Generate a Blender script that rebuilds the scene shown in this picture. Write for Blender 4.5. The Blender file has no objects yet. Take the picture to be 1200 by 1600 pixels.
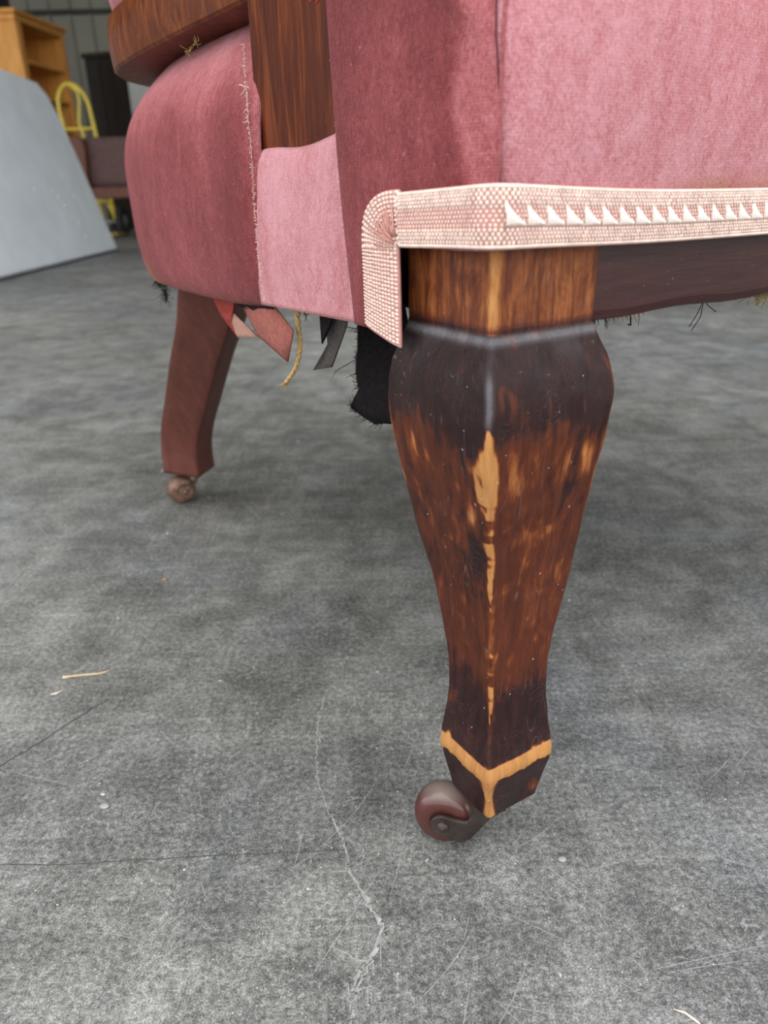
import bpy, math, random
import numpy as np
from mathutils import Vector, Matrix, Euler

rng = np.random.default_rng(7)
random.seed(7)
S = bpy.context.scene
COL = S.collection

# ------------------------------------------------------------------ camera
cam = bpy.data.cameras.new('camera')
camo = bpy.data.objects.new('camera', cam)
COL.objects.link(camo)
cam.sensor_fit = 'VERTICAL'
cam.sensor_height = 36.0
cam.lens = 36.0 * 1150.0 / 1600.0
PITCH, ROLL = math.radians(23.3), math.radians(1.3)
camo.matrix_world = (Matrix.Translation((0, 0, .30)) @ Matrix.Rotation(math.pi / 2 - PITCH, 4, 'X')
                     @ Matrix.Rotation(-ROLL, 4, 'Z'))
cam.clip_start = .01
cam.dof.use_dof = True
cam.dof.focus_distance = .33
cam.dof.aperture_fstop = 11.0
S.camera = camo

# ------------------------------------------------------------------ world: bright overcast sky seen through the open front
w = bpy.data.worlds.new('sky')
S.world = w
w.use_nodes = True
wn = w.node_tree.nodes
bg = wn['Background']
bg.inputs[0].default_value = (.97, .985, 1.0, 1)
bg.inputs[1].default_value = 1.0

S.view_settings.view_transform = 'Standard'
S.view_settings.look = 'None'
S.view_settings.gamma = 1.0
S.view_settings.use_curve_mapping = False
S.view_settings.exposure = 1.42


# ------------------------------------------------------------------ helpers
def mesh(name, verts, faces, mat, parent=None, smooth=True, attrs=None, label=None, loc=None):
    me = bpy.data.meshes.new(name)
    me.from_pydata([tuple(map(float, v)) for v in verts], [], [tuple(map(int, f)) for f in faces])
    if smooth:
        me.polygons.foreach_set('use_smooth', [True] * len(me.polygons))
    for k, a in (attrs or {}).items():
        at = me.attributes.new(k, 'FLOAT', 'POINT')
        at.data.foreach_set('value', np.asarray(a, dtype=np.float32).ravel())
    me.materials.append(mat)
    me.update()
    o = bpy.data.objects.new(name, me)
    COL.objects.link(o)
    if parent is not None:
        o.parent = parent
    if label:
        o['label'] = label
    if loc is not None:
        o.location = loc
    return o


def tag(o, label=None, cat=None, group=None, kind=None):
    if label: o['label'] = label
    if cat: o['category'] = cat
    if group: o['group'] = group
    if kind: o['kind'] = kind
    return o


def empty(name, loc=(0, 0, 0), rz=0.0):
    o = bpy.data.objects.new(name, None)
    o.empty_display_size = .05
    COL.objects.link(o)
    o.location = loc
    o.rotation_euler = (0, 0, rz)
    return o


def gridfaces(nu, nv, closed_u=False):
    f = []
    for i in range(nu if closed_u else nu - 1):
        j = (i + 1) % nu
        for k in range(nv - 1):
            f.append((i * nv + k, j * nv + k, j * nv + k + 1, i * nv + k + 1))
    return f


def bevel(o, width=.003, seg=2):
    m = o.modifiers.new('bevel', 'BEVEL')
    m.width = width
    m.segments = seg
    m.limit_method = 'ANGLE'
    m.angle_limit = math.radians(35)
    return o


def solidify(o, t, off=0.0):
    m = o.modifiers.new('solid', 'SOLIDIFY')
    m.thickness = t
    m.offset = off
    return o


def box_vf(x0, x1, y0, y1, z0, z1):
    v = [(x, y, z) for x in (x0, x1) for y in (y0, y1) for z in (z0, z1)]
    f = [(0, 1, 3, 2), (4, 6, 7, 5), (0, 4, 5, 1), (2, 3, 7, 6), (0, 2, 6, 4), (1, 5, 7, 3)]
    return v, f


def box(name, b, mat, parent=None, bev=.003, label=None):
    v, f = box_vf(*b)
    o = mesh(name, v, f, mat, parent, smooth=False, label=label)
    if bev:
        bevel(o, bev)
    return o


def prism(outline, y0, y1):
    """outline in (x,z) extruded along y"""
    n = len(outline)
    v = [(x, y0, z) for x, z in outline] + [(x, y1, z) for x, z in outline]
    f = [tuple(range(n)), tuple(range(2 * n - 1, n - 1, -1))]
    f += [(i, i + n, (i + 1) % n + n, (i + 1) % n) for i in range(n)]
    return v, f


def frames(pts):
    pts = [Vector(p) for p in pts]
    out = []
    ref = None
    for i, p in enumerate(pts):
        t = (pts[min(i + 1, len(pts) - 1)] - pts[max(i - 1, 0)]).normalized()
        if ref is None:
            ref = Vector((0, 0, 1)) if abs(t.z) < .9 else Vector((1, 0, 0))
        n = (ref - t * ref.dot(t)).normalized()
        b = t.cross(n)
        ref = n
        out.append((p, n, b))
    return out


def tube_vf(pts, r, seg=8, base=0):
    fr = frames(pts)
    rs = r if hasattr(r, '__len__') else [r] * len(pts)
    v, f = [], []
    for (p, n, b), rr in zip(fr, rs):
        for k in range(seg):
            a = 2 * math.pi * k / seg
            v.append(tuple(p + n * (math.cos(a) * rr) + b * (math.sin(a) * rr)))
    for i in range(len(pts) - 1):
        for k in range(seg):
            k2 = (k + 1) % seg
            f.append((base + i * seg + k, base + i * seg + k2, base + (i + 1) * seg + k2, base + (i + 1) * seg + k))
    f.append(tuple(base + k for k in range(seg))[::-1])
    f.append(tuple(base + (len(pts) - 1) * seg + k for k in range(seg)))
    return v, f


def tube(name, pts, r, mat, parent=None, seg=8, **kw):
    v, f = tube_vf(pts, r, seg)
    return mesh(name, v, f, mat, parent, **kw)


def tubes(name, lists, mat, parent=None, seg=4, **kw):
    V, F = [], []
    for pts, r in lists:
        v, f = tube_vf(pts, r, seg, len(V))
        V += v
        F += f
    return mesh(name, V, F, mat, parent, **kw)


def lathe_vf(profile, seg=32, axis='Y', center=(0, 0, 0)):
    """profile: list of (radius, along-axis)"""
    v, f = [], []
    n = len(profile)
    for k in range(seg):
        a = 2 * math.pi * k / seg
        for r, h in profile:
            if axis == 'Y':
                p = (r * math.cos(a), h, r * math.sin(a))
            elif axis == 'X':
                p = (h, r * math.cos(a), r * math.sin(a))
            else:
                p = (r * math.cos(a), r * math.sin(a), h)
            v.append((p[0] + center[0], p[1] + center[1], p[2] + center[2]))
    for k in range(seg):
        k2 = (k + 1) % seg
        for i in range(n - 1):
            f.append((k * n + i, k2 * n + i, k2 * n + i + 1, k * n + i + 1))
    f.append(tuple(k * n for k in range(seg)))
    f.append(tuple(k * n + n - 1 for k in range(seg))[::-1])
    return v, f


def catmull(xs, keys):
    """smooth interpolation of rows keys[:,1:] against keys[:,0]"""
    K = np.asarray(keys, float)
    K = K[np.argsort(K[:, 0])]
    x = K[:, 0]
    out = []
    for q in np.atleast_1d(xs):
        i = int(np.clip(np.searchsorted(x, q) - 1, 0, len(x) - 2))
        h = x[i + 1] - x[i]
        t = np.clip((q - x[i]) / h, 0, 1)
        def tan(j):
            a, b = max(j - 1, 0), min(j + 1, len(x) - 1)
            return (K[b, 1:] - K[a, 1:]) / (x[b] - x[a])
        m0, m1 = tan(i) * h, tan(i + 1) * h
        p0, p1 = K[i, 1:], K[i + 1, 1:]
        out.append((2 * t**3 - 3 * t**2 + 1) * p0 + (t**3 - 2 * t**2 + t) * m0 + (-2 * t**3 + 3 * t**2) * p1 + (t**3 - t**2) * m1)
    return np.array(out)


_perm = np.random.default_rng(3).random((32, 32, 32))
def vnoise(x, y, z):
    x, y, z = (np.asarray(a, float) for a in np.broadcast_arrays(x, y, z))
    xi, yi, zi = np.floor(x).astype(int), np.floor(y).astype(int), np.floor(z).astype(int)
    fx, fy, fz = x - xi, y - yi, z - zi
    fx, fy, fz = (a * a * (3 - 2 * a) for a in (fx, fy, fz))
    r = 0
    for dx in (0, 1):
        for dy in (0, 1):
            for dz in (0, 1):
                r = r + _perm[(xi + dx) % 32, (yi + dy) % 32, (zi + dz) % 32] * \
                    (fx if dx else 1 - fx) * (fy if dy else 1 - fy) * (fz if dz else 1 - fz)
    return r
def fbm(x, y, z, o=4):
    s, a, t = 0, .5, 0
    for k in range(o):
        s = s + a * vnoise(x * 2**k + 7.3 * k, y * 2**k + 1.7 * k, z * 2**k)
        t += a
        a *= .5
    return s / t


# ------------------------------------------------------------------ node helpers
class NT:
    def __init__(self, name):
        self.m = bpy.data.materials.new(name)
        self.m.use_nodes = True
        self.t = self.m.node_tree
        self.b = self.t.nodes['Principled BSDF']
    def n(self, typ, **kw):
        nd = self.t.nodes.new(typ)
        for k, v in kw.items():
            setattr(nd, k, v)
        return nd
    def link(self, a, b):
        self.t.links.new(a, b)
    def set(self, nd, **kw):
        for k, v in kw.items():
            nd.inputs[k].default_value = v
    def coord(self, scale=(1, 1, 1), rot=(0, 0, 0), out='Object'):
        c = self.n('ShaderNodeTexCoord')
        mp = self.n('ShaderNodeMapping')
        mp.inputs['Scale'].default_value = scale
        mp.inputs['Rotation'].default_value = rot
        self.link(c.outputs[out], mp.inputs[0])
        return mp.outputs[0]
    def noise(self, scale=10, detail=4, rough=.55, vec=None, dist=0):
        nd = self.n('ShaderNodeTexNoise')
        nd.inputs['Scale'].default_value = scale
        nd.inputs['Detail'].default_value = detail
        nd.inputs['Roughness'].default_value = rough
        nd.inputs['Distortion'].default_value = dist
        self.link(vec if vec is not None else self.coord(), nd.inputs['Vector'])
        return nd.outputs[0]
    def ramp(self, fac, stops, interp='LINEAR'):
        r = self.n('ShaderNodeValToRGB')
        r.color_ramp.interpolation = interp
        e = r.color_ramp.elements
        e[0].position, e[1].position = stops[0][0], stops[-1][0]
        for s in stops[1:-1]:
            e.new(s[0])
        for el, s in zip(sorted(e, key=lambda q: q.position), stops):
            c = s[1]
            el.color = (c, c, c, 1) if not hasattr(c, '__len__') else (*c, 1)
        self.link(fac, r.inputs[0])
        return r.outputs[0]
    def math(self, op, a, b=None, clamp=False):
        nd = self.n('ShaderNodeMath', operation=op, use_clamp=clamp)
        for i, q in enumerate((a, b)):
            if q is None: continue
            if isinstance(q, (int, float)): nd.inputs[i].default_value = q
            else: self.link(q, nd.inputs[i])
        return nd.outputs[0]
    def mix(self, fac, a, b, mode='MIX'):
        nd = self.n('ShaderNodeMix', data_type='RGBA', blend_type=mode)
        for i, q in ((0, fac), (6, a), (7, b)):
            if isinstance(q, (int, float)): nd.inputs[i].default_value = q
            elif hasattr(q, '__len__'): nd.inputs[i].default_value = (*q, 1)
            else: self.link(q, nd.inputs[i])
        return nd.outputs[2]
    def attr(self, name):
        a = self.n('ShaderNodeAttribute')
        a.attribute_name = name
        return a.outputs['Fac']
    def bump(self, h, strength=.3, dist=.001, normal=None):
        b = self.n('ShaderNodeBump')
        b.inputs['Strength'].default_value = strength
        b.inputs['Distance'].default_value = dist
        self.link(h, b.inputs['Height'])
        if normal is not None: self.link(normal, b.inputs['Normal'])
        self.link(b.outputs[0], self.b.inputs['Normal'])
        return b.outputs[0]
    def out(self, color=None, rough=None, spec=None, metal=None):
        for k, v in (('Base Color', color), ('Roughness', rough), ('Specular IOR Level', spec), ('Metallic', metal)):
            if v is None: continue
            if isinstance(v, (int, float)): self.b.inputs[k].default_value = v
            elif hasattr(v, '__len__'): self.b.inputs[k].default_value = (*v, 1)
            else: self.link(v, self.b.inputs[k])
        return self.m


def simple(name, c, rough=.6, var=.25, scale=30, metal=0, spec=.4, bump=.15):
    t = NT(name)
    n = t.noise(scale, 5)
    c = np.array(c)
    col = t.ramp(n, [(.25, tuple(c * (1 - var))), (.75, tuple(np.minimum(1, c * (1 + var))))])
    if bump:
        t.bump(n, bump, .002)
    return t.out(col, rough, spec, metal)


def wood_mat(name, dark, mid, light, scale=14, axis=2, rough=.4, stretch=.06, spec=.22):
    t = NT(name)
    sc = [scale, scale, scale]
    sc[axis] *= stretch
    v = t.coord(tuple(sc))
    n = t.noise(6, 8, .6, v, 1.2)
    n2 = t.noise(40, 4, .6, v)
    m = t.math('ADD', t.math('MULTIPLY', n, .75), t.math('MULTIPLY', n2, .25))
    col = t.ramp(m, [(.3, dark), (.5, mid), (.68, light)])
    fl = t.noise(900, 2, .5)
    spk = t.ramp(fl, [(.74, 0.), (.78, 1.)])
    col = t.mix(t.math('MULTIPLY', spk, .35), col, (.5, .42, .36))
    t.bump(m, .15, .001)
    return t.out(col, rough, spec)


# ------------------------------------------------------------------ materials
def concrete():
    t = NT('concrete')
    big = t.noise(2.3, 6, .62, t.coord((1, 1, 1), (0, 0, .4)), .6)
    med = t.noise(17, 8, .72, t.coord(), .5)
    fine = t.noise(330, 6, .78)
    grain = t.noise(1300, 3, .6)
    st = t.noise(9, 8, .75, t.coord((1.0, 10, 1), (0, 0, math.radians(-28))), .8)
    st2 = t.noise(9, 8, .75, t.coord((10, 1.2, 1), (0, 0, math.radians(24))), .8)
    def k(n, a):
        return t.math('MULTIPLY', t.math('SUBTRACT', n, .5), a)
    f = t.math('ADD', k(big, .80), k(med, 1.05))
    f = t.math('ADD', f, k(fine, 1.75))
    f = t.math('ADD', f, k(grain, 1.35))
    f = t.math('ADD', f, t.math('ADD', k(st, .50), k(st2, .35)))
    f = t.math('ADD', f, .5)
    col = t.ramp(f, [(.05, (.042, .042, .041)), (.34, (.100, .101, .097)), (.52, (.175, .177, .170)), (.72, (.27, .272, .265)), (.95, (.46, .46, .45))])
    warm = t.ramp(t.noise(1.1, 3, .5, t.coord((1, 1, 1), (0, 0, 1))), [(.4, 0.), (.65, 1.)])
    col = t.mix(t.math('MULTIPLY', warm, .5), col, (1.08, 1.02, .88), 'MULTIPLY')
    cool = t.ramp(t.noise(7, 4, .65, t.coord((1, 1, 1), (0, 0, 3)), .5), [(.52, 0.), (.66, 1.)])
    col = t.mix(t.math('MULTIPLY', cool, .5), col, (.90, .97, 1.10), 'MULTIPLY')
    # pale curly hairline scratches: contour lines of noise, gated into short pieces
    for sc_, gs, wd_, am, rot in ((75, 130, .012, .75, .3), (150, 260, .020, .8, 1.9), (34, 60, .006, .6, 4.0)):
        n_ = t.noise(sc_, 2.5, .6, t.coord((1, 1, 1), (0, 0, rot)), .8)
        e = t.ramp(t.math('ABSOLUTE', t.math('SUBTRACT', n_, .5)), [(0., 1.), (wd_, 0.)])
        gate = t.ramp(t.noise(gs, 3, .7, t.coord((1, 1, 1), (0, 0, rot + 1))), [(.50, 0.), (.58, 1.)])
        g2 = t.ramp(t.noise(9, 4, .7, t.coord((1, 1, 1), (0, 0, rot + 2))), [(.40, .15), (.6, 1.)])
        e = t.math('MULTIPLY', t.math('MULTIPLY', e, gate), t.math('MULTIPLY', g2, am))
        col = t.mix(e, col, (.46, .46, .45))
    dark = t.ramp(t.noise(36, 5, .75, t.coord((1, 1, 1), (0, 0, 2)), .5), [(.60, 0.), (.72, 1.)])
    col = t.mix(t.math('MULTIPLY', dark, .45), col, (.055, .058, .062))
    t.bump(t.math('ADD', t.math('MULTIPLY', fine, .7), t.math('MULTIPLY', grain, .5)), .35, .0012)
    ro = t.ramp(med, [(.3, .62), (.7, .48)])
    return t.out(col, ro, .35)


def leg_wood():
    """wear: 0 dark old varnish, .5 thinned red brown, 1 bare wood"""
    t = NT('worn_varnished_leg')
    wv = t.attr('wear')
    v = t.coord((1, 1, .10))
    n1 = t.noise(260, 5, .7, v, .3)
    n2 = t.noise(95, 9, .78, t.coord((1, 1, .55)), .8)
    n3 = t.noise(900, 3, .6, v)
    f = t.math('ADD', wv, t.math('MULTIPLY', t.math('SUBTRACT', n1, .5), .50))
    f = t.math('ADD', f, t.math('MULTIPLY', t.math('SUBTRACT', n2, .5), .62))
    f = t.math('ADD', f, t.math('MULTIPLY', t.math('SUBTRACT', n3, .5), .22))
    col = t.ramp(f, [(.00, (.017, .0064, .0066)), (.20, (.027, .0088, .0080)), (.26, (.042, .0120, .0078)), (.30, (.066, .0165, .0082)), (.46, (.092, .0215, .0092)),
                     (.55, (.130, .0330, .0115)), (.62, (.20, .058, .017)), (.74, (.30, .105, .030)), (.80, (.36, .145, .043)), (.97, (.44, .205, .066))])
    col = t.mix(.45, col, t.ramp(n1, [(.35, .6), (.6, 1.22)]), 'MULTIPLY')
    # cracked old varnish
    vo = t.n('ShaderNodeTexVoronoi', feature='DISTANCE_TO_EDGE')
    vo.inputs['Scale'].default_value = 330
    nz = t.n('ShaderNodeTexNoise'); nz.inputs['Scale'].default_value = 90
    cc = t.coord()
    mx = t.n('ShaderNodeMix', data_type='RGBA'); mx.inputs[0].default_value = .012
    t.link(cc, nz.inputs['Vector']); t.link(cc, mx.inputs[6]); t.link(nz.outputs[1], mx.inputs[7])
    t.link(mx.outputs[2], vo.inputs['Vector'])
    ck = t.ramp(vo.outputs['Distance'], [(0., 1.), (.05, 0.)])
    gate = t.ramp(t.noise(55, 3, .6), [(.48, 0.), (.6, 1.)])
    dk = t.ramp(wv, [(.12, 1.), (.35, 0.)])
    ck = t.math('MULTIPLY', t.math('MULTIPLY', ck, gate), dk)
    col = t.mix(t.math('MULTIPLY', ck, .35), col, (.12, .07, .065))
    # highlight painted into the coving and knee arris, then paint specks
    glint_fac = t.attr('glint')
    col = t.mix(t.math('MULTIPLY', glint_fac, t.ramp(n2, [(.3, .35), (.65, 1.)])), col, (.34, .34, .36))
    sp = t.ramp(t.noise(520, 1, .4), [(.790, 0.), (.805, 1.)])
    col = t.mix(t.math('MULTIPLY', sp, .55), col, (.55, .50, .46))
    for sc_, rot, wd_ in ((70, (.12, .10, .4), .005), (120, (-.25, .2, .2), .006)):
        n_ = t.noise(sc_, 1, .5, t.coord((1, 1, .10), rot), 0)
        e_ = t.ramp(t.math('ABSOLUTE', t.math('SUBTRACT', n_, .5)), [(0., 1.), (wd_, 0.)])
        g_ = t.ramp(t.noise(85, 2, .6, t.coord((1, 1, .8), rot)), [(.58, 0.), (.64, 1.)])
        col = t.mix(t.math('MULTIPLY', t.math('MULTIPLY', e_, g_), .40), col, (.24, .18, .17))
    h = t.math('ADD', t.math('MULTIPLY', n2, .8), t.math('MULTIPLY', ck, -.5))
    h = t.math('ADD', h, t.math('MULTIPLY', n1, .35))
    t.bump(h, .45, .0014)
    ro = t.math('ADD', t.ramp(f, [(.1, .30), (.5, .36), (.9, .6)]), t.math('MULTIPLY', glint_fac, .3))
    return t.out(col, ro, .22)


def velvet():
    """nap: which way the pile lies (0 away / 1 towards), plus light painted on the seat side crown, worn: pile rubbed off"""
    t = NT('rose_velvet')
    nap_light = t.attr('nap_light')
    big = t.noise(28, 4, .6, t.coord((1, 1, .35)), .5)
    mid = t.noise(230, 4, .7, t.coord((1, 1, .6)))
    fine = t.noise(1500, 3, .65, t.coord((1, 1, .45)))
    wl = t.n('ShaderNodeTexWave', wave_type='BANDS', bands_direction='Z')
    wl.inputs['Scale'].default_value = 330
    wl.inputs['Distortion'].default_value = 2.2
    wl.inputs['Detail'].default_value = 2
    t.link(t.coord(), wl.inputs['Vector'])
    f = t.math('ADD', nap_light, t.math('MULTIPLY', t.math('SUBTRACT', big, .5), .55))
    f = t.math('ADD', f, t.math('MULTIPLY', t.math('SUBTRACT', mid, .5), .60))
    f = t.math('ADD', f, t.math('MULTIPLY', t.math('SUBTRACT', fine, .5), .95))
    f = t.math('ADD', f, t.math('MULTIPLY', t.math('SUBTRACT', wl.outputs[1], .5), .09))
    col = t.ramp(f, [(-.0, (.150, .024, .027)), (.3, (.27, .058, .062)), (.6, (.44, .140, .150)), (1., (.64, .31, .345))])
    wr = t.attr('worn')
    col = t.mix(t.math('MULTIPLY', wr, t.ramp(mid, [(.35, .3), (.6, 1.)])), col, (.40, .20, .10))
    lint = t.ramp(t.noise(520, 1, .4), [(.775, 0.), (.80, 1.)])
    col = t.mix(t.math('MULTIPLY', lint, .35), col, (.75, .5, .5))
    t.bump(t.math('ADD', fine, t.math('MULTIPLY', mid, .6)), .8, .0014)
    t.b.inputs['Sheen Weight'].default_value = .16
    t.b.inputs['Sheen Roughness'].default_value = .45
    t.b.inputs['Sheen Tint'].default_value = (1, .72, .74, 1)
    return t.out(col, .9, .1)


M = {}
M['concrete'] = concrete()
M['leg'] = leg_wood()
M['velvet'] = velvet()
M['show_wood'] = wood_mat('polished_mahogany', (.028, .0052, .0028), (.084, .0165, .0052), (.21, .052, .0110), 22, 2, .38, .10, .14)
M['arm_wood'] = wood_mat('worn_mahogany', (.038, .0078, .0030), (.118, .0275, .0066), (.25, .072, .0145), 20, 2, .40, .35, .16)
M['rail_wood'] = wood_mat('dark_stained_rail', (.024, .0078, .0075), (.040, .0120, .0105), (.066, .0210, .0165), 26, 0, .36, .08, .28)
M['rear_wood'] = wood_mat('reddish_leg_wood', (.080, .026, .019), (.105, .035, .026), (.135, .047, .033), 14, 2, .45, .25, .2)
M['castor_bowl'] = simple('brown_ceramic', (.075, .022, .018), .24, .25, 60, 0, .6, .05)
def dusty(m):
    nt = m.node_tree; b = nt.nodes['Principled BSDF']
    g = nt.nodes.new('ShaderNodeNewGeometry'); sp = nt.nodes.new('ShaderNodeSeparateXYZ'); nt.links.new(g.outputs['Normal'], sp.inputs[0])
    r = nt.nodes.new('ShaderNodeValToRGB'); r.color_ramp.elements[0].position = .55; r.color_ramp.elements[1].position = .98; nt.links.new(sp.outputs[2], r.inputs[0])
    no = nt.nodes.new('ShaderNodeTexNoise'); no.inputs['Scale'].default_value = 900; no.inputs['Detail'].default_value = 4
    mu = nt.nodes.new('ShaderNodeMath'); mu.operation = 'MULTIPLY'; nt.links.new(r.outputs[0], mu.inputs[0]); nt.links.new(no.outputs[0], mu.inputs[1])
    mx = nt.nodes.new('ShaderNodeMix'); mx.data_type = 'RGBA'; old = b.inputs['Base Color'].links[0].from_socket
    nt.links.new(mu.outputs[0], mx.inputs[0]); nt.links.new(old, mx.inputs[6]); mx.inputs[7].default_value = (.36, .30, .27, 1)
    nt.links.new(mx.outputs[2], b.inputs['Base Color'])
dusty(M['castor_bowl'])
M['castor_metal'] = simple('aged_castor_brass', (.060, .045, .038), .42, .45, 120, .55, .5, .25)
M['rusty'] = simple('rusty_castor_metal', (.17, .095, .065), .5, .5, 150, .4, .5, .3)
M['braid_base'] = simple('rose_braid_ground', (.56, .28, .24), .9, .2, 300, 0, .1, .2)
M['braid_thread'] = simple('cream_braid_thread', (.80, .62, .54), .85, .22, 260, 0, .15, .2)
M['braid_white'] = simple('white_braid_float', (.86, .76, .69), .7, .10, 300, 0, .25, .1)
M['black_cloth'] = simple('black_dust_cloth', (.014, .012, .012), .95, .5, 400, 0, .1, .4)
M['dark_tape'] = simple('charcoal_webbing', (.070, .062, .058), .9, .3, 500, 0, .1, .3)
M['lining'] = simple('pink_backing_cloth', (.30, .105, .085), .9, .25, 400, 0, .1, .3)
M['lining_pale'] = simple('pale_backing_cloth', (.40, .22, .17), .9, .2, 400, 0, .1, .3)
M['red_lining'] = simple('red_backing_cloth', (.30, .055, .045), .9, .25, 400, 0, .1, .3)
M['seam'] = simple('dark_seam_thread', (.085, .022, .026), .9, .3, 400, 0, .1, .1)
M['gold'] = simple('golden_cord_thread', (.55, .36, .15), .7, .25, 500, 0, .3, .2)
M['straw'] = simple('straw_stuffing', (.42, .28, .10), .8, .3, 300)
M['splinter'] = simple('pale_splinter', (.58, .46, .28), .8, .2, 300)
M['white_thread'] = simple('frayed_white_thread', (.75, .60, .52), .9, .15, 300)
M['red_thread'] = simple('red_thread', (.55, .05, .06), .8, .2, 300)
M['grit'] = simple('pale_grit', (.50, .48, .44), .9, .4, 200)
M['scratch'] = simple('pale_scratch', (.36, .365, .36), .8, .3, 60, bump=0)
M['gouge'] = simple('dark_gouge', (.062, .063, .062), .8, .3, 60, bump=0)
M['crack'] = simple('chipped_concrete', (.34, .335, .32), .9, .35, 300, bump=.3)
M['board'] = simple('pale_grey_board', (.74, .79, .84), .75, .08, 5, 0, .3, .1)
M['board_edge'] = simple('dark_board_edge', (.10, .10, .11), .8, .2, 9)
M['pine'] = wood_mat('varnished_pine', (.42, .165, .032), (.62, .28, .062), (.76, .38, .10), 5, 2, .45, .10)
M['yellow'] = simple('yellow_painted_steel', (.62, .47, .06), .4, .12, 20)
M['tyre'] = simple('black_rubber_tyre', (.02, .02, .021), .8, .3, 40)
M['rim'] = simple('silver_wheel_rim', (.45, .45, .46), .35, .2, 20, .7)
M['brown_fabric'] = simple('brown_upholstery', (.085, .048, .044), .9, .2, 30)
M['brown_wood'] = wood_mat('chestnut_chair_wood', (.06, .02, .012), (.10, .035, .02), (.15, .055, .032), 9, 2, .4, .1)
M['dark_cab'] = wood_mat('dark_wardrobe_wood', (.014, .009, .007), (.022, .014, .011), (.034, .022, .017), 6, 2, .5, .1)
M['pale_panel'] = simple('off_white_panel', (.55, .56, .53), .7, .08, 4)
M['black_box'] = simple('black_plastic', (.012, .012, .012), .5, .2, 10)
M['wall'] = simple('olive_grey_cladding', (.20, .195, .155), .7, .12, 3, 0, .3, .05)
M['wall_dark'] = simple('dark_joint', (.03, .03, .026), .8, .2, 4)
M['unseen_ceiling'] = simple('grey_roof_sheet', (.20, .20, .19), .8, .15, 2)

# ================================================================== THE SETTING
def plane(name, x0, x1, y0, y1, z, mat, n=2):
    v = [(x0, y0, z), (x1, y0, z), (x1, y1, z), (x0, y1, z)]
    return mesh(name, v, [(0, 1, 2, 3)], mat, None, smooth=False)

floor = tag(plane('floor', -9, 9, -14, 11, 0, M['concrete']), kind='structure',
            label='scuffed grey concrete warehouse floor')

wall_back = tag(box('wall_back', (-9, 9, 10.6, 10.8, 0, 4.6), M['wall'], None, 0), kind='structure',
                label='dark olive grey metal clad back wall')
for i in range(24):     # trapezoid ribs of the cladding near the part in view
    x = -6.2 + i * .25
    v, f = prism([(x, 0), (x + .06, 0), (x + .045, -.03), (x + .015, -.03)], 0, 1)
    v = [(a, 10.6 + c, .0 + b * 4.6) for a, b, c in v]
    mesh('rib', v, f, M['wall'], wall_back, smooth=False)
for z in (2.38,):
    box('sheet_joint', (-9, 9, 10.555, 10.6, z, z + .05), M['wall_dark'], wall_back, 0)
tag(box('unseen_wall_left', (-9.2, -9, 4.0, 10.8, 0, 4.6), M['wall'], None, 0), kind='structure', label='unseen dark clad wall along the left side')  # out of view; its near end is set to let light in
tag(box('unseen_wall_right', (6.0, 6.2, .3, 10.8, 0, 4.6), M['wall'], None, 0), kind='structure', label='unseen dark clad wall on the right, placed to cut light')  # out of view; brought forward to hold back light from the right
tag(box('unseen_ceiling', (-9.2, 6.2, 1.4, 10.8, 4.6, 4.8), M['unseen_ceiling'], None, 0), kind='structure', label='unseen grey sheet roof shading the far end')  # out of view; added so the far end stays dark


# ---- marks that belong to the floor slab
def strip_vf(pts, wid, z, base=0):
    v, f = [], []
    for i, p in enumerate(pts):
        a, b = np.array(pts[max(i - 1, 0)]), np.array(pts[min(i + 1, len(pts) - 1)])
        d = b - a
        d = d / (np.hypot(*d) + 1e-9)
        ww = wid[i] if hasattr(wid, '__len__') else wid
        n = np.array([-d[1], d[0]]) * ww * .5
        v += [(p[0] + n[0], p[1] + n[1], z), (p[0] - n[0], p[1] - n[1], z)]
        if i:
            k = base + 2 * i
            f.append((k - 2, k - 1, k + 1, k))
    return v, f

def rough_line(pts, step=.003, jit=.0012):
    out = []
    for a, b in zip(pts[:-1], pts[1:]):
        a, b = np.array(a), np.array(b)
        n = max(2, int(np.hypot(*(b - a)) / step))
        for k in range(n):
            q = a + (b - a) * k / n
            out.append(tuple(q + rng.normal(0, jit, 2)))
    out.append(tuple(pts[-1]))
    return out

def floor_mark(name, polylines, mat, z, label, kind=None):
    V, F = [], []
    for pts, wd in polylines:
        v, f = strip_vf(pts, wd, z, len(V))
        V += v; F += f
    o = mesh(name, V, F, mat, floor, smooth=False, label=label)
    if kind: o['kind'] = kind
    return o

ck = [(-.042, .393), (-.044, .356), (-.041, .321), (-.034, .300), (-.025, .278), (-.021, .259), (-.013, .244), (-.005, .228), (-.010, .213), (-.016, .200), (-.018, .187), (-.02, .15)]
lines = []
for a, b, wd in [(0, 3, .0007), (2, 6, .0008), (5, 9, .0013), (8, 12, .0008)]:
    L = rough_line(ck[a:b], .0016, .0007)
    lines.append((L, np.clip(rng.normal(wd, wd * .5, len(L)), .0002, .003)))
for k in range(16):
    i = rng.integers(1, len(ck) - 1)
    p = np.array(ck[i]) + rng.normal(0, .003, 2)
    d = rng.normal(0, .006, 2)
    L = rough_line([p, p + d], .0015, .0005)
    lines.append((L, np.clip(rng.normal(.0005, .0003, len(L)), .0001, .002)))
floor_mark('crack', lines, M['crack'], .00012, 'pale chipped hairline crack in the concrete')

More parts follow.
